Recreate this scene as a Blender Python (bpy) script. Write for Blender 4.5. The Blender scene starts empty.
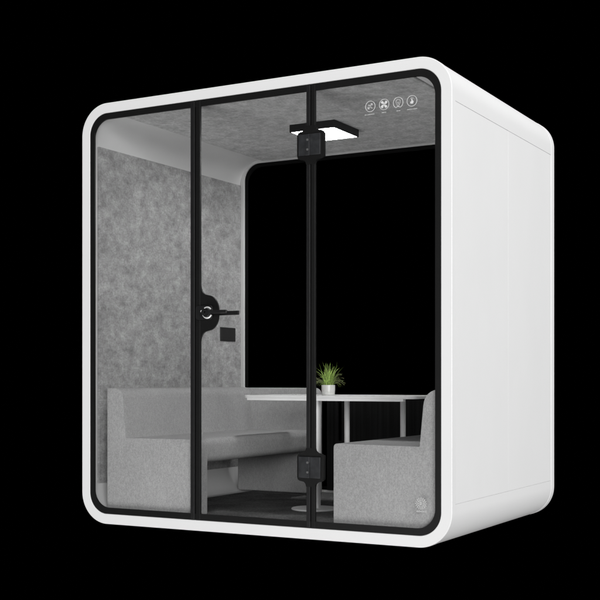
import bpy, bmesh, math, random
from mathutils import Vector, Matrix
random.seed(7)
R = math.radians
sc = bpy.context.scene
col = sc.collection

# ---------------- camera, world, lights, exposure ----------------
cam_d = bpy.data.cameras.new("camera"); cam = bpy.data.objects.new("camera", cam_d); col.objects.link(cam)
cam.location = (4.191, -5.017, 0.781)
cam.rotation_euler = (R(90), 0, math.atan(650 / 1161.))
cam_d.sensor_width = 36; cam_d.lens = 1161 / 600. * 36
cam_d.shift_y = 0.135; cam_d.clip_end = 200
sc.camera = cam
w = bpy.data.worlds.new("World"); sc.world = w; w.use_nodes = True
w.node_tree.nodes["Background"].inputs[0].default_value = (0, 0, 0, 1)
w.node_tree.nodes["Background"].inputs[1].default_value = 0.0
sc.view_settings.view_transform = 'Standard'; sc.view_settings.look = 'None'
sc.view_settings.exposure = 0; sc.view_settings.gamma = 1

def area(name, loc, target, size, power, size_y=None):
    d = bpy.data.lights.new(name, 'AREA'); d.energy = power; d.size = size
    if size_y: d.shape = 'RECTANGLE'; d.size_y = size_y
    o = bpy.data.objects.new(name, d); col.objects.link(o); o.location = loc
    o.rotation_euler = (Vector(target) - Vector(loc)).to_track_quat('-Z', 'Y').to_euler()
    return o
area('studio_key_light', (9.6, -15.2, 4.2), (1.1, 0.4, 1.0), 6.0, 1100)
area('studio_cross_light', (16.0, -14.5, 3.4), (1.1, 0.4, 1.0), 6.0, 1650)
area('studio_low_light', (0.6, -10.0, -6.6), (1.1, 0.7, 1.9), 8.0, 860)
area('studio_side_light', (13.5, 2.5, 3.0), (1.8, 0.8, 1.1), 5.0, 760)
area('studio_top_light', (3.2, -0.8, 8.5), (1.6, 0.5, 1.8), 4.0, 300)

# ---------------- materials ----------------
def mat(name, base, rough=0.6, spec=0.5, metal=0.0, emit=None, es=0.0):
    m = bpy.data.materials.new(name); m.use_nodes = True
    b = m.node_tree.nodes["Principled BSDF"]
    b.inputs["Base Color"].default_value = (*base, 1); b.inputs["Roughness"].default_value = rough
    b.inputs["Specular IOR Level"].default_value = spec; b.inputs["Metallic"].default_value = metal
    if emit: b.inputs["Emission Color"].default_value = (*emit, 1); b.inputs["Emission Strength"].default_value = es
    return m

def noisy(m, layers, bump=None, bump_scale=200, bump_dist=0.001, bump_strength=0.5):
    """layers: list of (scale vector, detail, low value, high value, mix weight) multiplied onto the base colour"""
    nt = m.node_tree; b = nt.nodes["Principled BSDF"]; base = tuple(b.inputs["Base Color"].default_value)
    tc = nt.nodes.new('ShaderNodeTexCoord')
    prev = None
    for (scl, det, lo, hi) in layers:
        mp = nt.nodes.new('ShaderNodeMapping'); mp.inputs['Scale'].default_value = scl
        n = nt.nodes.new('ShaderNodeTexNoise'); n.inputs['Scale'].default_value = 1; n.inputs['Detail'].default_value = det
        n.inputs['Roughness'].default_value = 0.6
        mr = nt.nodes.new('ShaderNodeMapRange'); mr.inputs[1].default_value = 0.32; mr.inputs[2].default_value = 0.68
        mr.inputs[3].default_value = lo; mr.inputs[4].default_value = hi
        nt.links.new(tc.outputs['Object'], mp.inputs[0]); nt.links.new(mp.outputs[0], n.inputs['Vector']); nt.links.new(n.outputs['Fac'], mr.inputs[0])
        if prev is None: prev = mr.outputs[0]
        else:
            mu = nt.nodes.new('ShaderNodeMath'); mu.operation = 'MULTIPLY'
            nt.links.new(prev, mu.inputs[0]); nt.links.new(mr.outputs[0], mu.inputs[1]); prev = mu.outputs[0]
    vm = nt.nodes.new('ShaderNodeVectorMath'); vm.operation = 'SCALE'; vm.inputs[0].default_value = base[:3]
    nt.links.new(prev, vm.inputs['Scale']); nt.links.new(vm.outputs[0], b.inputs['Base Color'])
    if bump:
        n = nt.nodes.new('ShaderNodeTexNoise'); n.inputs['Scale'].default_value = bump_scale; n.inputs['Detail'].default_value = 3
        bp = nt.nodes.new('ShaderNodeBump'); bp.inputs['Strength'].default_value = bump_strength; bp.inputs['Distance'].default_value = bump_dist
        nt.links.new(tc.outputs['Object'], n.inputs['Vector']); nt.links.new(n.outputs['Fac'], bp.inputs['Height']); nt.links.new(bp.outputs[0], b.inputs['Normal'])
    return m

WHITE = noisy(mat('satin_white_paint', (0.80, 0.80, 0.80), 0.55, 0.3), [((3, 3, 3), 3, 0.985, 1.0)])
PANEL = noisy(mat('satin_white_panel', (0.80, 0.80, 0.80), 0.6, 0.3), [((4, 4, 2), 3, 0.98, 1.0)])
INNER = noisy(mat('inner_shell_paint', (0.74, 0.74, 0.74), 0.6, 0.25), [((4, 2, 4), 3, 0.95, 1.0)])
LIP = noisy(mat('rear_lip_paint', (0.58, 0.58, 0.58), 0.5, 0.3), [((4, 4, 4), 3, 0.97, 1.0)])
BLACK = noisy(mat('black_enamel_border', (0.0065, 0.0065, 0.0065), 0.5, 0.25), [((20, 20, 20), 2, 0.9, 1.1)])
GASKET = mat('black_rubber_seal', (0.004, 0.004, 0.004), 0.8, 0.1)
METAL = noisy(mat('black_anodised_metal', (0.011, 0.011, 0.0115), 0.42, 0.4), [((40, 40, 40), 2, 0.85, 1.15)])
PLATE = noisy(mat('charcoal_hinge_cover', (0.026, 0.027, 0.029), 0.35, 0.5), [((30, 30, 30), 3, 0.7, 1.25)])
CHROME = mat('bright_satin_chrome', (0.9, 0.9, 0.9), 0.45, 0.8, 0.3)
SCREW = mat('grey_steel_screw', (0.12, 0.12, 0.12), 0.5, 0.5, 0.2)
SOCK = mat('slate_plastic', (0.024, 0.024, 0.024), 0.5, 0.4)
DECAL = mat('white_print', (0.68, 0.68, 0.68), 0.7, 0.1)
FELT = noisy(mat('grey_acoustic_felt', (0.375, 0.375, 0.375), 0.95, 0.05),
             [((17, 12, 17), 10, 0.72, 1.17), ((38, 28, 38), 6, 0.84, 1.12), ((4, 3, 4), 3, 0.94, 1.05), ((90, 70, 100), 4, 0.80, 1.18)], True, 260, 0.002, 0.5)
CEIL = noisy(mat('grey_ceiling_felt', (0.56, 0.56, 0.56), 0.95, 0.05),
             [((13, 12, 13), 10, 0.80, 1.18), ((34, 30, 34), 6, 0.88, 1.12), ((90, 70, 90), 4, 0.82, 1.16)], True, 260, 0.002, 0.5)
def fabric(name, v):
    return noisy(mat(name, (v, v, v), 0.95, 0.08),
                 [((5, 5, 4), 4, 0.96, 1.04), ((100, 100, 40), 3, 0.92, 1.08), ((210, 210, 170), 2, 0.85, 1.14)], True, 420, 0.0016, 0.7)
FAB = fabric('light_grey_woven_fabric', 0.39)
CARPET = noisy(mat('charcoal_carpet', (0.13, 0.13, 0.13), 1.0, 0.02), [((6, 6, 6), 4, 0.7, 1.3), ((120, 120, 120), 3, 0.55, 1.45)], True, 300, 0.003, 0.8)
DARKPANEL = noisy(mat('charcoal_ribbed_screen', (0.010, 0.010, 0.010), 0.8, 0.1), [((60, 1, 1), 1, 0.6, 1.4)])
TABLEW = noisy(mat('matt_white_laminate', (0.80, 0.80, 0.80), 0.5, 0.3), [((6, 6, 6), 3, 0.97, 1.0)])
LEGW = noisy(mat('white_powder_coat', (0.86, 0.86, 0.86), 0.5, 0.3), [((9, 9, 9), 3, 0.97, 1.0)])
CERAM = noisy(mat('white_glazed_ceramic', (0.85, 0.85, 0.83), 0.25, 0.5), [((40, 40, 40), 3, 0.96, 1.0)])
SOIL = noisy(mat('dark_potting_soil', (0.03, 0.022, 0.015), 1, 0.05), [((300, 300, 300), 3, 0.5, 1.5)])
LEAF = noisy(mat('green_grass_leaf', (0.36, 0.52, 0.13), 0.5, 0.4), [((90, 90, 50), 3, 0.35, 1.6)])
LEAF2 = noisy(mat('olive_twig_leaf', (0.20, 0.22, 0.10), 0.6, 0.3), [((120, 120, 120), 3, 0.4, 1.7)])
LAMP = mat('lit_diffuser', (0.9, 0.9, 0.9), 0.6, 0.2, 0, (1, 1, 1), 50.0)

def glass_mat(name, tint, refl):
    m = bpy.data.materials.new(name); m.use_nodes = True; nt = m.node_tree
    for n in list(nt.nodes): nt.nodes.remove(n)
    out = nt.nodes.new('ShaderNodeOutputMaterial'); tr = nt.nodes.new('ShaderNodeBsdfTransparent'); gl = nt.nodes.new('ShaderNodeBsdfGlossy')
    tr.inputs[0].default_value = (tint, tint, tint, 1); gl.inputs['Roughness'].default_value = 0.02
    fr = nt.nodes.new('ShaderNodeFresnel'); fr.inputs[0].default_value = refl
    mx = nt.nodes.new('ShaderNodeMixShader')
    nt.links.new(fr.outputs[0], mx.inputs[0]); nt.links.new(tr.outputs[0], mx.inputs[1]); nt.links.new(gl.outputs[0], mx.inputs[2])
    nt.links.new(mx.outputs[0], out.inputs[0])
    return m
GLASS = glass_mat('clear_safety_glass', 0.96, 1.15)
REARGLASS = glass_mat('clear_rear_glass', 0.96, 1.0)

# ---------------- helpers ----------------
def link(name, bm, m, parent=None, smooth=True, bevel=0, seg=3, angle=30):
    bmesh.ops.recalc_face_normals(bm, faces=bm.faces)
    me = bpy.data.meshes.new(name); bm.to_mesh(me); bm.free()
    for mm in (m if isinstance(m, (list, tuple)) else [m]): me.materials.append(mm)
    o = bpy.data.objects.new(name, me); col.objects.link(o)
    if parent: o.parent = parent
    if bevel:
        b = o.modifiers.new('bevel', 'BEVEL'); b.width = bevel; b.segments = seg; b.limit_method = 'ANGLE'; b.angle_limit = R(angle)
        b.harden_normals = False
    if smooth:
        for p in me.polygons: p.use_smooth = True
        try: me.set_sharp_from_angle(angle=R(35))
        except Exception: pass
    return o

def box(bm, x0, x1, y0, y1, z0, z1):
    v = [bm.verts.new(p) for p in ((x0,y0,z0),(x1,y0,z0),(x1,y1,z0),(x0,y1,z0),(x0,y0,z1),(x1,y0,z1),(x1,y1,z1),(x0,y1,z1))]
    for f in ((0,3,2,1),(4,5,6,7),(0,1,5,4),(1,2,6,5),(2,3,7,6),(3,0,4,7)): bm.faces.new([v[i] for i in f])
    return v

def cyl(bm, c, axis, r, h, n=32, r2=None):
    m = Matrix.Translation(c) @ Vector(axis).normalized().to_track_quat('Z', 'Y').to_matrix().to_4x4()
    bmesh.ops.create_cone(bm, cap_ends=True, segments=n, radius1=r, radius2=r if r2 is None else r2, depth=h, matrix=m)

def lathe(bm, c, prof, n=40):
    rings = []
    for (r, z) in prof:
        if r < 1e-6: rings.append([bm.verts.new((c[0], c[1], c[2] + z))])
        else: rings.append([bm.verts.new((c[0] + r * math.cos(2*math.pi*i/n), c[1] + r * math.sin(2*math.pi*i/n), c[2] + z)) for i in range(n)])
    for a, b in zip(rings, rings[1:]):
        for i in range(n):
            j = (i + 1) % n
            if len(a) == 1 and len(b) == 1: continue
            if len(a) == 1: bm.faces.new((a[0], b[j], b[i]))
            elif len(b) == 1: bm.faces.new((a[i], a[j], b[0]))
            else: bm.faces.new((a[i], a[j], b[j], b[i]))

def rr(x0, x1, z0, z1, r, n=18, extra=()):
    """rounded rectangle path in XZ. extra = [(z, dx)] points on the vertical sides"""
    p = []
    def arc(cx, cz, a0):
        for i in range(n + 1):
            a = R(a0 + 90 * i / n); p.append((cx + r * math.cos(a), cz + r * math.sin(a)))
    arc(x1 - r, z0 + r, -90)
    for (z, dx) in extra: p.append((x1 - dx, z))
    arc(x1 - r, z1 - r, 0); arc(x0 + r, z1 - r, 90)
    for (z, dx) in reversed(extra): p.append((x0 + dx, z))
    arc(x0 + r, z0 + r, 180)
    return p

def ring(bm, outer, inner, y0, y1):
    o0 = [bm.verts.new((x, y0, z)) for x, z in outer]; o1 = [bm.verts.new((x, y1, z)) for x, z in outer]
    i0 = [bm.verts.new((x, y0, z)) for x, z in inner]; i1 = [bm.verts.new((x, y1, z)) for x, z in inner]
    n = len(outer)
    for k in range(n):
        j = (k + 1) % n
        for q in ((o0[k], o0[j], i0[j], i0[k]), (o1[k], i1[k], i1[j], o1[j]), (o0[k], o1[k], o1[j], o0[j]), (i0[k], i0[j], i1[j], i1[k])):
            bm.faces.new(q)

def prism(bm, path, y0, y1):
    a = [bm.verts.new((x, y0, z)) for x, z in path]; b = [bm.verts.new((x, y1, z)) for x, z in path]
    bm.faces.new(a); bm.faces.new(list(reversed(b)))
    for k in range(len(path)):
        j = (k + 1) % len(path); bm.faces.new((a[k], b[k], b[j], a[j]))

def clip(path, xa, xb):
    """clip a closed convex XZ path to xa<=x<=xb"""
    for (lim, sg) in ((xa, 1), (xb, -1)):
        out = []
        for k in range(len(path)):
            p, q = path[k], path[(k + 1) % len(path)]
            ip, iq = (p[0] - lim) * sg >= 0, (q[0] - lim) * sg >= 0
            if ip: out.append(p)
            if ip != iq:
                t = (lim - p[0]) / (q[0] - p[0]); out.append((lim, p[1] + t * (q[1] - p[1])))
        path = out
    return path

def thing(name, label, cat, loc=(0, 0, 0), group=None):
    o = bpy.data.objects.new(name, None); o.empty_display_size = 0.1; col.objects.link(o); o.location = loc
    o['label'] = label; o['category'] = cat
    if group: o['group'] = group
    return o

def settle(root):
    """parts were modelled in world coordinates: make them keep their place under the root"""
    bpy.context.view_layer.update()
    inv = Matrix.Translation(-Vector(root.location))
    for ch in root.children: ch.data.transform(inv)
    for ch in root.children:
        for g in ch.children: g.data.transform(inv)
        for g in ch.children_recursive:
            if g.parent != ch: g.data.transform(inv)

# ---------------- booth ----------------
W, H, D, RO, T = 2.186, 2.30, 1.587, 0.170, 0.055
booth = thing('office_booth', 'white office booth with rounded corners and a black edged glass front', 'booth', (W/2, D/2, 0))

bm = bmesh.new(); ring(bm, rr(0, W, 0, H, RO, 24), rr(T, W-T, T, H-T, RO-T, 24), 0.0, 0.045)
front_frame = link('front_frame', bm, WHITE, booth, bevel=0.0035, seg=4, angle=60)
bm = bmesh.new(); ring(bm, rr(0, W, 0, H, RO, 24), rr(T, W-T, T, H-T, RO-T, 24), 1.530, D)
link('rear_frame', bm, WHITE, booth, bevel=0.0035, seg=4, angle=60)
ex = [(0.2065, 0.0), (0.2066, 0.005), (2.0844, 0.005), (2.0845, 0.0)]
exi = [(z, 0.0) for z, _ in ex]
bm = bmesh.new(); ring(bm, rr(0.0015, W-0.0015, 0.0015, H-0.0015, RO-0.0015, 24, ex), rr(T, W-T, T, H-T, RO-T, 24, exi), 0.0460, 1.5290)
link('shell', bm, [WHITE], booth)
# inner lining so that the inside of the shell is its own slightly greyer skin
bm = bmesh.new(); ring(bm, rr(T-0.001, W-T+0.001, T-0.001, H-T+0.001, RO-T+0.001, 24), rr(T+0.003, W-T-0.003, T+0.003, H-T-0.003, 0.162, 24), 0.022, 1.548)
link('inner_lining', bm, INNER, booth)
for side in (0, 1):
    for (ya, yb) in ((0.0482, 0.7867), (0.7871, 1.5270)):
        bm = bmesh.new()
        x0, x1 = (W-0.0065, W-0.0022) if side else (0.0022, 0.0065)
        box(bm, x0, x1, ya, yb, 0.2073, 2.0834)
        link('outer_panel', bm, PANEL, booth, bevel=0.0007, seg=2)
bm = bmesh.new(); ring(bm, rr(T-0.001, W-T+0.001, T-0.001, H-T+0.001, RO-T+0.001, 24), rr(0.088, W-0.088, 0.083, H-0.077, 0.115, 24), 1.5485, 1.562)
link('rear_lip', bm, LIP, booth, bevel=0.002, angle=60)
# floor and carpet
FZ = 0.072
bm = bmesh.new(); box(bm, 0.16, W-0.16, 0.024, 1.546, T+0.0035, FZ-0.006)
link('floor', bm, INNER, booth)
bm = bmesh.new(); box(bm, 0.250, W-0.250, 0.022, 1.525, FZ-0.0055, FZ)
link('carpet', bm, CARPET, booth, bevel=0.002)
# felt linings
for x0, x1 in ((T+0.0035, T+0.016), (W-T-0.016, W-T-0.0035)):
    bm = bmesh.new(); box(bm, x0, x1, 0.060, 1.538, 0.215, 2.082)
    link('wall_felt_panel', bm, FELT, booth, bevel=0.003)
bm = bmesh.new(); box(bm, 0.235, W-0.235, 0.03, 1.535, H-T-0.014, H-T-0.0035)
link('ceiling_felt_panel', bm, CEIL, booth, bevel=0.003)

# ---- front glazing ----
gin = rr(T+0.0015, W-T-0.0015, T+0.0015, H-T-0.0015, RO-T-0.0015, 24)
B = 0.030
gb = rr(T+B, W-T-B, T+B+0.004, H-T-B-0.004, RO-T-B+0.01, 24)
def pane(name, xa, xb, y0=0.004, y1=0.012):
    bm = bmesh.new(); prism(bm, clip(gin, xa, xb), y0, y1)
    return link(name, bm, GLASS, booth, smooth=False)
def border(parent, xa, xb, ya=0.0025, yb=0.0135, za=0, zb=9):
    """black printed edge of a pane: area between the pane outline and the rounded opening"""
    bm = bmesh.new()
    ring(bm, gin, gb, ya, yb)
    for lim, sg, ax in ((xa, 1, 0), (xb, -1, 0), (za, 1, 2), (zb, -1, 2)):
        g = bm.verts[:] + bm.edges[:] + bm.faces[:]
        bmesh.ops.bisect_plane(bm, geom=g, plane_co=(lim, 0, lim) , plane_no=((-sg, 0, 0) if ax == 0 else (0, 0, -sg)), clear_outer=True)
    return link('black_border', bm, BLACK, parent, smooth=False)
X1, X2 = 0.7515, 1.4415
fixL = pane('fixed_pane', T, X1-0.001); border(fixL, T, X1-0.001)
door = pane('door', X1+0.001, X2-0.001); border(door, X1+0.001, X2-0.001, za=1.1); border(door, X1+0.001, X2-0.001, zb=1.1)
fixR = pane('fixed_pane', X2+0.001, W-T); border(fixR, X2+0.001, W-T)
def stile(parent, xa, xb, ya, yb, m=BLACK, z0=T+0.004, z1=H-T-0.004):
    bm = bmesh.new(); box(bm, xa, xb, ya, yb, z0, z1)
    return link('stile', bm, m, parent, bevel=0.002)
stile(fixL, 0.7250, 0.7500, 0.0005, 0.016, METAL); stile(door, 0.7585, 0.7850, 0.001, 0.016, BLACK)
bm = bmesh.new(); box(bm, 0.7502, 0.7583, 0.006, 0.018, T+0.004, H-T-0.004); link('door_seal', bm, GASKET, door)
stile(door, 1.4170, 1.4380, 0.001, 0.016, METAL); stile(fixR, 1.4445, 1.4660, 0.0005, 0.016, BLACK)
bm = bmesh.new(); box(bm, 1.4382, 1.4443, 0.006, 0.018, T+0.004, H-T-0.004); link('door_seal', bm, GASKET, door)

# black enamel patch behind the lock, flaring into the stile
def lock_patch():
    pts = []
    x0, zc = 0.784, 1.134
    # start at the stile above, concave sweep, rounded nose, concave sweep back
    prof = [(0.0,0.162),(0.004,0.135),(0.014,0.112),(0.030,0.098),(0.052,0.092),(0.074,0.086),(0.094,0.070),(0.108,0.046),(0.114,0.018)]
    q = [prof[0]] + prof + [(0.114, -0.018)]; sm = []
    for i in range(1, len(q)-2):
        p0, p1, p2, p3 = [Vector(v) for v in q[i-1:i+3]]
        for k in range(6):
            t = k/6; v = 0.5*((2*p1) + (p2-p0)*t + (2*p0-5*p1+4*p2-p3)*t*t + (3*p1-p0-3*p2+p3)*t**3); sm.append((v.x, v.y))
    prof = sm + [prof[-1]]
    for dx, dz in prof: pts.append((x0+dx, zc+dz))
    for dx, dz in reversed(prof): pts.append((x0+dx, zc-dz))
    pts.append((x0-0.01, zc-0.162)); pts.append((x0-0.01, zc+0.162))
    return pts
bm = bmesh.new(); prism(bm, lock_patch(), 0.0022, 0.0138)
link('lock_patch', bm, BLACK, door, smooth=False)
bm = bmesh.new(); prism(bm, rr(0.763, 0.868, 1.098, 1.172, 0.018, 8), -0.009, 0.0018)
lockb = link('lock_body', bm, METAL, door, bevel=0.002)
def torus_arc(bm, c, r, t, a0, a1, y, n=18):
    k = 8; rings = []
    for i in range(n+1):
        a = R(a0 + (a1-a0)*i/n); rings.append([bm.verts.new((c[0] + (r+t*math.cos(b))*math.cos(a), y + t*math.sin(b), c[1] + (r+t*math.cos(b))*math.sin(a))) for b in [2*math.pi*q/k for q in range(k)]])
    for a, b in zip(rings, rings[1:]):
        for q in range(k): bm.faces.new((a[q], a[(q+1)%k], b[(q+1)%k], b[q]))
    bm.faces.new(rings[0]); bm.faces.new(list(reversed(rings[-1])))
LC = (0.842, 1.134)
bm = bmesh.new(); cyl(bm, (LC[0], -0.020, LC[1]), (0, 1, 0), 0.0225, 0.022); link('lever_rose', bm, METAL, door, bevel=0.002)
bm = bmesh.new()
torus_arc(bm, LC, 0.0275, 0.0045, 40, 125, -0.017); torus_arc(bm, LC, 0.0275, 0.0045, 205, 335, -0.017)
bmesh.ops.create_uvsphere(bm, u_segments=12, v_segments=8, radius=0.006, matrix=Matrix.Translation((0.803, -0.012, 1.142)))
link('chrome_ring', bm, CHROME, door)
bm = bmesh.new()
box(bm, 0.846, 0.985, -0.056, -0.044, 1.125, 1.144); 
link('lever', bm, METAL, door, bevel=0.004)
bm = bmesh.new(); cyl(bm, (LC[0], -0.038, LC[1]), (0, 1, 0), 0.0125, 0.036); link('spindle', bm, METAL, door)
bm = bmesh.new(); cyl(bm, (LC[0], 0.03, LC[1]), (0, 1, 0), 0.022, 0.03); box(bm, 0.842, 0.985, 0.058, 0.070, 1.123, 1.145); cyl(bm, (LC[0], 0.045, LC[1]), (0, 1, 0), 0.011, 0.04)
link('inner_lever', bm, METAL, door, bevel=0.003)

# hinges: black enamel patch (flared) and metal cover in two leaves with screws
def hinge(zc):
    xl, xr, hh = 1.366, 1.516, 0.068
    path = []
    def side(x, s, fx):
        return [(fx, zc - s*(hh+0.045)), (fx - s*0.0, zc - s*(hh+0.030))]
    # right side going up then left side going down
    a, b = 1.417, 1.466
    path = [(b, zc-hh-0.028), (b+0.004, zc-hh-0.014), (b+0.016, zc-hh-0.004), (xr-0.014, zc-hh), (xr-0.004, zc-hh+0.006), (xr, zc-hh+0.018),
            (xr, zc+hh-0.018), (xr-0.004, zc+hh-0.006), (xr-0.014, zc+hh), (b+0.016, zc+hh+0.004), (b+0.004, zc+hh+0.014), (b, zc+hh+0.028),
            (a, zc+hh+0.028), (a-0.004, zc+hh+0.014), (a-0.014, zc+hh+0.004), (xl+0.014, zc+hh), (xl+0.004, zc+hh-0.006), (xl, zc+hh-0.018),
            (xl, zc-hh+0.018), (xl+0.004, zc-hh+0.006), (xl+0.014, zc-hh), (a-0.014, zc-hh-0.004), (a-0.004, zc-hh-0.014), (a, zc-hh-0.028)]
    bm = bmesh.new(); prism(bm, path, -0.0005, 0.0142)
    h = link('hinge', bm, BLACK, booth, smooth=False)
    for x0, x1 in ((1.3785, 1.4405), (1.4430, 1.5000)):
        bm = bmesh.new(); box(bm, x0, x1, -0.010, -0.0008, zc-0.052, zc+0.052)
        link('hinge_leaf', bm, PLATE, h, bevel=0.0012)
    for dz in (-0.024, 0.024):
        bm = bmesh.new(); cyl(bm, (1.430, -0.0110, zc+dz), (0, 1, 0), 0.0058, 0.003, 16); link('screw', bm, SCREW, h)
    bm = bmesh.new(); box(bm, 1.372, 1.509, 0.0145, 0.034, zc-0.060, zc+0.060); link('inner_leaf', bm, METAL, h, bevel=0.003)
hinge(1.945); hinge(0.355)

# ---- rear glazing ----
rin = rr(T+0.0015, W-T-0.0015, T+0.0015, H-T-0.0015, RO-T-0.0015, 24)
bm = bmesh.new(); prism(bm, rin, 1.566, 1.574)
rg = link('rear_glass', bm, REARGLASS, booth, smooth=False)
bm = bmesh.new(); ring(bm, rin, rr(0.104, W-0.104, 0.104, H-0.100, 0.11, 24), 1.5635, 1.5765); link('black_border', bm, GASKET, rg, smooth=False)
# charcoal screen low behind the table, with an open slot
bm = bmesh.new()
box(bm, 0.72, 0.795, 1.535, 1.550, 0.085, 0.665); box(bm, 0.825, W-0.10, 1.535, 1.550, 0.085, 0.665); box(bm, 0.795, 0.825, 1.535, 1.550, 0.085, 0.40)
link('rear_screen', bm, DARKPANEL, booth)

# ---- prints on the glass ----
YD0, YD1 = 0.0012, 0.0036
def dring(bm, cx, cz, r, t, n=40, a0=0, a1=360):
    pts_o = []; pts_i = []
    for i in range(n+1):
        a = R(a0 + (a1-a0)*i/n); pts_o.append((cx+r*math.cos(a), cz+r*math.sin(a))); pts_i.append((cx+(r-t)*math.cos(a), cz+(r-t)*math.sin(a)))
    for k in range(n):
        prism(bm, [pts_o[k], pts_o[k+1], pts_i[k+1], pts_i[k]], YD0, YD1)
def dline(bm, x0, z0, x1, z1, t):
    d = Vector((x1-x0, z1-z0)); n = Vector((-d.y, d.x)).normalized()*t/2
    prism(bm, [(x0+n.x, z0+n.y), (x1+n.x, z1+n.y), (x1-n.x, z1-n.y), (x0-n.x, z0-n.y)], YD0, YD1)
def ddisc(bm, cx, cz, r, n=16): prism(bm, [(cx+r*math.cos(2*math.pi*i/n), cz+r*math.sin(2*math.pi*i/n)) for i in range(n)], YD0, YD1)
def caption(bm, cx, cz, w, h=0.0042):
    rnd = random.Random(int(cx*1000)); x = cx - w/2
    while x < cx + w/2 - 0.002:
        ww = rnd.choice((0.0022, 0.003, 0.0036)); k = rnd.random()
        if k < .4: dline(bm, x+ww/2, cz-h/2, x+ww/2, cz+h/2, 0.0011); dline(bm, x, cz, x+ww, cz, 0.0010)
        elif k < .7: dring(bm, x+ww/2, cz, ww/2, 0.0009, 8)
        else: dline(bm, x, cz-h/2, x+ww, cz+h/2, 0.0011); dline(bm, x, cz-h/2+.0006, x+ww, cz-h/2+.0006, 0.001)
        x += ww + 0.0012
ic = [(1.767, 2.097), (1.840, 2.098), (1.913, 2.098), (1.984, 2.098)]
IR = 0.0262
# 1 air purifier sprig
bm = bmesh.new(); cx, cz = ic[0]; dring(bm, cx, cz, IR, 0.0020)
dline(bm, cx-0.014, cz-0.013, cx+0.011, cz+0.013, 0.0028); dline(bm, cx-0.012, cz+0.008, cx+0.010, cz-0.010, 0.0024)
ddisc(bm, cx-0.002, cz+0.002, 0.0055); dline(bm, cx-0.014, cz-0.004, cx-0.004, cz-0.013, 0.0022); dline(bm, cx+0.003, cz+0.014, cx+0.013, cz+0.004, 0.0022)
caption(bm, cx-0.004, cz-0.0385, 0.052); link('round_icon', bm, DECAL, fixR, smooth=False)
# 2 fan
bm = bmesh.new(); cx, cz = ic[1]; dring(bm, cx, cz, IR, 0.0020)
for q in range(4):
    a = R(45 + 90*q); ca, sa = math.cos(a), math.sin(a)
    P = [(0.002, -0.002), (0.010, -0.0065), (0.019, -0.006), (0.0205, 0.002), (0.017, 0.0065), (0.010, 0.004), (0.002, 0.002)]
    prism(bm, [(cx + x*ca - y*sa, cz + x*sa + y*ca) for x, y in P], YD0, YD1)
ddisc(bm, cx, cz, 0.0035); caption(bm, cx, cz-0.0385, 0.026); link('round_icon', bm, DECAL, fixR, smooth=False)
# 3 light bulb
bm = bmesh.new(); cx, cz = ic[2]; dring(bm, cx, cz, IR, 0.0020, 40, -62, 242)
dring(bm, cx, cz+0.004, 0.012, 0.0013, 20, -55, 235)
dline(bm, cx-0.0065, cz-0.0065, cx-0.004, cz-0.014, 0.0014); dline(bm, cx+0.0065, cz-0.0065, cx+0.004, cz-0.014, 0.0014)
dline(bm, cx-0.004, cz-0.016, cx+0.004, cz-0.016, 0.0018); dline(bm, cx-0.012, cz-0.023, cx, cz-0.018, 0.002); dline(bm, cx+0.012, cz-0.023, cx, cz-0.018, 0.002)
dline(bm, cx-0.004, cz+0.004, cx, cz-0.006, 0.001); dline(bm, cx+0.004, cz+0.004, cx, cz-0.006, 0.001)
caption(bm, cx, cz-0.0385, 0.018); link('round_icon', bm, DECAL, fixR, smooth=False)
# 4 touch switch: pointing hand
bm = bmesh.new(); cx, cz = ic[3]; dring(bm, cx, cz, IR, 0.0020)
prism(bm, [(cx-0.007, cz-0.013), (cx+0.006, cz-0.013), (cx+0.009, cz-0.001), (cx+0.002, cz+0.002), (cx+0.0015, cz+0.011), (cx-0.0025, cz+0.011), (cx-0.003, cz-0.002), (cx-0.009, cz-0.004)], YD0, YD1)
dring(bm, cx-0.0005, cz+0.009, 0.0075, 0.0012, 14, 0, 180)
caption(bm, cx+0.001, cz-0.0385, 0.050); link('round_icon', bm, DECAL, fixR, smooth=False)
# round emblem low on the right pane
bm = bmesh.new(); cx, cz = 2.030, 0.207
for k, (rad, n, s) in enumerate(((0.026, 16, 0.0021), (0.021, 14, 0.0022), (0.0155, 12, 0.0024))):
    for i in range(n):
        a = 2*math.pi*(i + .5*k)/n
        ddisc(bm, cx+rad*math.cos(a), cz+rad*math.sin(a), s, 8)
for a in range(0, 360, 45):
    dline(bm, cx+0.005*math.cos(R(a)), cz+0.005*math.sin(R(a)), cx+0.013*math.cos(R(a)), cz+0.013*math.sin(R(a)), 0.0020)
dline(bm, cx-0.001, cz-0.009, cx-0.001, cz+0.009, 0.0035); dline(bm, cx, cz, cx+0.006, cz+0.008, 0.0025); dline(bm, cx, cz, cx+0.006, cz-0.008, 0.0025)
caption(bm, cx, cz-0.037, 0.050, 0.008); link('emblem', bm, DECAL, fixR, smooth=False)

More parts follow.
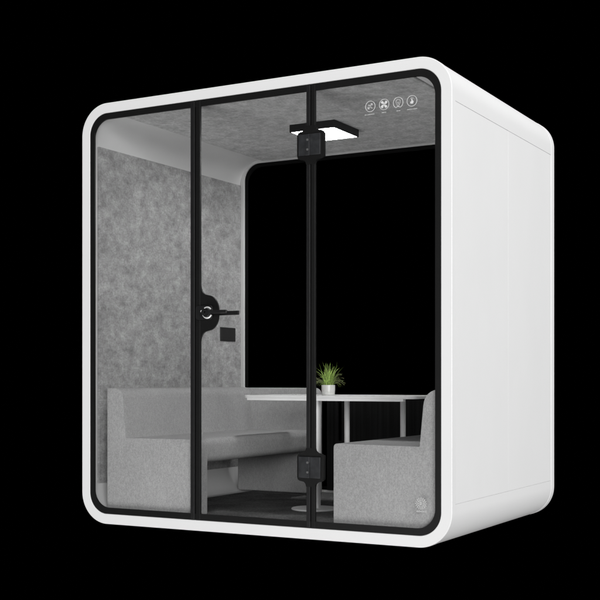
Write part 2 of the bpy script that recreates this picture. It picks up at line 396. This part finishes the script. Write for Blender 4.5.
# ---------------- benches ----------------
def bench(label, seat_x, back_x, back_top_x, outer_x, lip, crown):
    s = 1 if seat_x > outer_x else -1
    y0, y1, y2 = 0.032, 0.130, 1.372
    zb, zl, zs, zt = FZ+0.002, 0.345, 0.475, 0.742
    root = thing('upholstered_bench', label, 'bench', ((seat_x+outer_x)/2, 0.72, FZ), 'grey upholstered benches facing each other in the booth')
    A=(outer_x,zb); Bp=(seat_x,zb); C=(seat_x,zl); Dp=(seat_x,zs); E=(back_x,zs-0.004); F=(back_top_x,zt); G=(outer_x,zt); Hh=(outer_x,zl)
    bm = bmesh.new()
    P = [A,Bp,C,Dp,E,F,G,Hh]
    v0 = [bm.verts.new((x,y0,z)) for x,z in P]; v1 = [bm.verts.new((x,y1,z)) for x,z in P]
    U = [2,3,4,5,6,7]; v2 = {i: bm.verts.new((P[i][0],y2,P[i][1])) for i in U}
    bm.faces.new(v0)
    for a,b in ((0,1),(1,2),(2,3),(3,4),(4,5),(5,6),(6,7),(7,0)): bm.faces.new((v0[a],v0[b],v1[b],v1[a]))
    bm.faces.new((v1[0],v1[1],v1[2],v1[7]))
    for a,b in ((2,3),(3,4),(4,5),(5,6),(6,7),(7,2)): bm.faces.new((v1[a],v1[b],v2[b],v2[a]))
    bm.faces.new([v2[i] for i in U])
    bmesh.ops.recalc_face_normals(bm, faces=bm.faces)
    # soft edges: small everywhere, big on the front top of seat and back
    def isx(e, fn): return all(fn(v.co) for v in e.verts)
    big = [e for e in bm.edges if abs(e.verts[0].co.y-e.verts[1].co.y) > .01 and (isx(e, lambda c: abs(c.z-zt) < 1e-4 and abs(c.x-back_top_x) < 1e-4))]
    bmesh.ops.bevel(bm, geom=big, offset=crown, segments=8, profile=0.55, affect='EDGES', clamp_overlap=True)
    mid = [e for e in bm.edges if abs(e.verts[0].co.y-e.verts[1].co.y) > .01 and isx(e, lambda c: abs(c.x-seat_x) < 1e-4 and c.z > zl-.01 and (abs(c.z-zs) < 1e-4 or (abs(c.z-zl) < 1e-4 and c.y > y1-.01)))]
    bmesh.ops.bevel(bm, geom=mid, offset=lip, segments=6, profile=0.5, affect='EDGES', clamp_overlap=True)
    me = bpy.data.meshes.new('tmp'); bm.to_mesh(me); bm.free()
    tmp = bpy.data.objects.new('tmp', me); col.objects.link(tmp)
    md = tmp.modifiers.new('b', 'BEVEL'); md.width = 0.012; md.segments = 4; md.limit_method = 'ANGLE'; md.angle_limit = R(38)
    dg = bpy.context.evaluated_depsgraph_get(); dg.update(); ev = tmp.evaluated_get(dg)
    full = bmesh.new(); full.from_mesh(ev.to_mesh()); bpy.data.objects.remove(tmp)
    def cut(planes):
        b = full.copy()
        for co, no in planes:
            bmesh.ops.bisect_plane(b, geom=b.verts[:]+b.edges[:]+b.faces[:], plane_co=co, plane_no=no, clear_outer=True)
        return b
    link('side_panel', cut([((0,y1+0.002,0),(0,1,0))]), FAB, root)
    link('seat', cut([((0,y1+0.002,0),(0,-1,0)), ((back_x,0,0),(-s,0,0))]), FAB, root)
    link('backrest', cut([((0,y1+0.002,0),(0,-1,0)), ((back_x,0,0),(s,0,0))]), FAB, root)
    full.free()
    # full height panel at the rear end
    bm = bmesh.new(); xa, xb = sorted((outer_x, seat_x)); x_in = xb if s > 0 else xa
    v = box(bm, xa, xb, y2-0.004, y2+0.055, zb, zt-0.004)
    e = [e for e in bm.edges if all(abs(q.co.x-x_in) < 1e-4 and q.co.z > .5 for q in e.verts)]
    bmesh.ops.bevel(bm, geom=e, offset=0.045, segments=8, profile=0.5, affect='EDGES')
    link('side_panel', bm, FAB, root, bevel=0.010, seg=4)
    settle(root); return root
bench('light grey fabric bench along the left felt wall, seen whole with its seat and back', 0.745, 0.277, 0.250, 0.150, 0.038, 0.055)
bench('light grey fabric bench at the right, mostly hidden behind its front end panel', 1.553, 2.010, 2.036, 2.122, 0.020, 0.078)

# ---------------- table ----------------
tb = thing('pedestal_table', 'thin white table with slim legs and a round floor plate between the benches', 'table', (1.17, 0.62, FZ))
TZ = 0.702
bm = bmesh.new()
tp = []
for (cx, cy, a0, r) in ((1.735, 0.53, -90, 0.05), (1.735, 0.97, 0, 0.05), (0.786, 0.97, 90, 0.05), (0.786, 0.53, 180, 0.05)):
    for i in range(9):
        a = R(a0 + 90*i/8); tp.append((cx + r*math.cos(a), cy + r*math.sin(a)))
lo = [bm.verts.new((x, y, TZ-0.015)) for x, y in tp]; hi = [bm.verts.new((x, y, TZ)) for x, y in tp]
bm.faces.new(hi); bm.faces.new(list(reversed(lo)))
for k in range(len(tp)): j = (k+1) % len(tp); bm.faces.new((lo[k], lo[j], hi[j], hi[k]))
link('tabletop', bm, TABLEW, tb, bevel=0.002)
bm = bmesh.new(); box(bm, 0.772, 1.722, 0.483, 0.512, TZ-0.028, TZ-0.0152); link('rail', bm, LEGW, tb, bevel=0.002)
bm = bmesh.new(); box(bm, 1.130, 1.160, 0.603, 0.633, FZ+0.008, TZ-0.0154); link('post', bm, LEGW, tb, bevel=0.003)
bm = bmesh.new(); lathe(bm, (1.130, 0.618, FZ), [(0, 0.0005), (0.128, 0.0005), (0.130, 0.004), (0.128, 0.009), (0, 0.009)], 56); link('base_plate', bm, LEGW, tb)
LEGS = ((1.143, 0.985), (1.497, 0.985))
for lx, ly in LEGS:
    bm = bmesh.new(); cyl(bm, (lx, ly, (FZ+TZ-0.0151)/2), (0, 0, 1), 0.0155, TZ-0.0156-FZ-0.0005, 28); link('leg', bm, LEGW, tb, bevel=0.002)
settle(tb)

# ---------------- plant ----------------
pc = (1.192, 0.66, TZ+0.0005)
pl = thing('potted_plant', 'small green grassy plant in a white ceramic pot on the table', 'potted plant', pc)
bm = bmesh.new()
lathe(bm, pc, [(0, 0), (0.034, 0), (0.0365, 0.003), (0.0368, 0.010), (0.0358, 0.0112), (0.0370, 0.0125), (0.0372, 0.018), (0.0362, 0.0192), (0.0375, 0.0205), (0.038, 0.054), (0.0375, 0.0565), (0.0355, 0.0565), (0.035, 0.046), (0, 0.046)])
link('pot', bm, CERAM, pl)
bm = bmesh.new(); lathe(bm, pc, [(0.0345, 0.0475), (0.02, 0.051), (0, 0.052)], 24); link('soil', bm, SOIL, pl)
def blade(bm, base, az, length, lean, width, curl, n=7):
    d = Vector((math.cos(az), math.sin(az), 0)); side = Vector((-d.y, d.x, 0)); p = Vector(base); th = lean; prev = None
    for i in range(n+1):
        t = i/n; wv = width*(1-t**1.6)*(.55+.45*min(1, t*4)) + 0.0002
        up = d*math.cos(th) * 0 + Vector((0, 0, 1))
        a = bm.verts.new(p - side*wv/2); b = bm.verts.new(p + side*wv/2)
        m_ = bm.verts.new(p + (d*math.cos(th) - Vector((0,0,1))*math.sin(th)).normalized()*(wv*.22))
        if prev: bm.faces.new((prev[0], prev[1], m_, a)); bm.faces.new((prev[1], prev[2], b, m_))
        prev = (a, m_, b)
        step = length/n; p = p + (d*math.sin(th) + Vector((0,0,1))*math.cos(th))*step; th += curl/n
    return p
bm = bmesh.new()
for k in range(120):
    az = random.uniform(0, 2*math.pi); r = random.uniform(0, 0.026)
    base = (pc[0]+r*math.cos(az), pc[1]+r*math.sin(az), pc[2]+0.046)
    L = random.uniform(0.06, 0.10) if k % 4 else random.uniform(0.10, 0.145)
    blade(bm, base, az + random.uniform(-1.2, 1.2), L, random.uniform(-0.05, 0.30), random.uniform(0.0038, 0.0072), random.uniform(-0.2, 1.1))
for k in range(34):
    az = random.uniform(0, 2*math.pi); r = random.uniform(0.01, 0.030)
    blade(bm, (pc[0]+r*math.cos(az), pc[1]+r*math.sin(az), pc[2]+0.046), az, random.uniform(0.05, 0.10), random.uniform(.2, .6), random.uniform(0.0018, 0.003), random.uniform(1.0, 3.2))
link('leaves', bm, LEAF, pl)
bm = bmesh.new()
for k in range(34):
    az = random.choice((0.4, 3.6)) + random.uniform(-1.1, 1.1)
    L = random.uniform(0.075, 0.115); ln = random.uniform(.15, .55)
    base = Vector((pc[0]+0.015*math.cos(az), pc[1]+0.015*math.sin(az), pc[2]+0.046)); d = Vector((math.cos(az), math.sin(az), 0))
    p = base.copy(); th = ln; cu = random.uniform(.8, 2.2)
    n = 12
    for i in range(n):
        q = p + (d*math.sin(th) + Vector((0,0,1))*math.cos(th))*L/n
        sd = Vector((-d.y, d.x, 0))*0.0004
        bm.faces.new([bm.verts.new(v) for v in (p-sd, p+sd, q+sd, q-sd)])
        if i > 4:
            for s in (-1, 1):
                dr = (Vector((-d.y, d.x, 0))*s + d*.5 + Vector((0,0,random.uniform(-.4,.8)))).normalized(); ll = random.uniform(.004, .009); nn = dr.cross(Vector((0,0,1))).normalized()*ll*.28
                bm.faces.new([bm.verts.new(v) for v in (q, q+dr*ll*.5+nn, q+dr*ll, q+dr*ll*.5-nn)])
        p = q; th += cu/n
link('twigs', bm, LEAF2, pl)
settle(pl)

# ---------------- ceiling light ----------------
lx0, lx1, ly0, ly1, lz0, lz1 = 0.928, 1.214, 0.690, 0.995, 2.188, H-T-0.0145
li = thing('ceiling_light', 'square black panel light glowing white under the booth ceiling', 'ceiling light', ((lx0+lx1)/2, (ly0+ly1)/2, lz1))
bm = bmesh.new(); t = 0.007
box(bm, lx0, lx0+t, ly0, ly1, lz0, lz1); box(bm, lx1-t, lx1, ly0, ly1, lz0, lz1)
box(bm, lx0+t, lx1-t, ly0, ly0+t, lz0, lz1); box(bm, lx0+t, lx1-t, ly1-t, ly1, lz0, lz1); box(bm, lx0+t, lx1-t, ly0+t, ly1-t, lz0+0.008, lz1-0.001)
link('housing', bm, METAL, li)
bm = bmesh.new(); box(bm, lx0+t+.0003, lx1-t-.0003, ly0+t+.0003, ly1-t-.0003, lz0+0.001, lz0+0.0075); link('diffuser', bm, LAMP, li)
settle(li)

# ---------------- wall socket ----------------
so = thing('wall_socket', 'small square black socket plate on the left felt wall', 'wall socket', (T+0.0165, 1.367, 1.085))
bm = bmesh.new(); box(bm, T+0.0165, T+0.024, 1.280, 1.458, 1.040, 1.130); link('cover_plate', bm, SOCK, so, bevel=0.002)
bm = bmesh.new()
for yy in (1.325, 1.413): box(bm, T+0.0241, T+0.0252, yy-0.030, yy+0.030, 1.053, 1.117)
link('socket_insert', bm, SOCK, so, bevel=0.0004)
settle(so)
settle(booth)
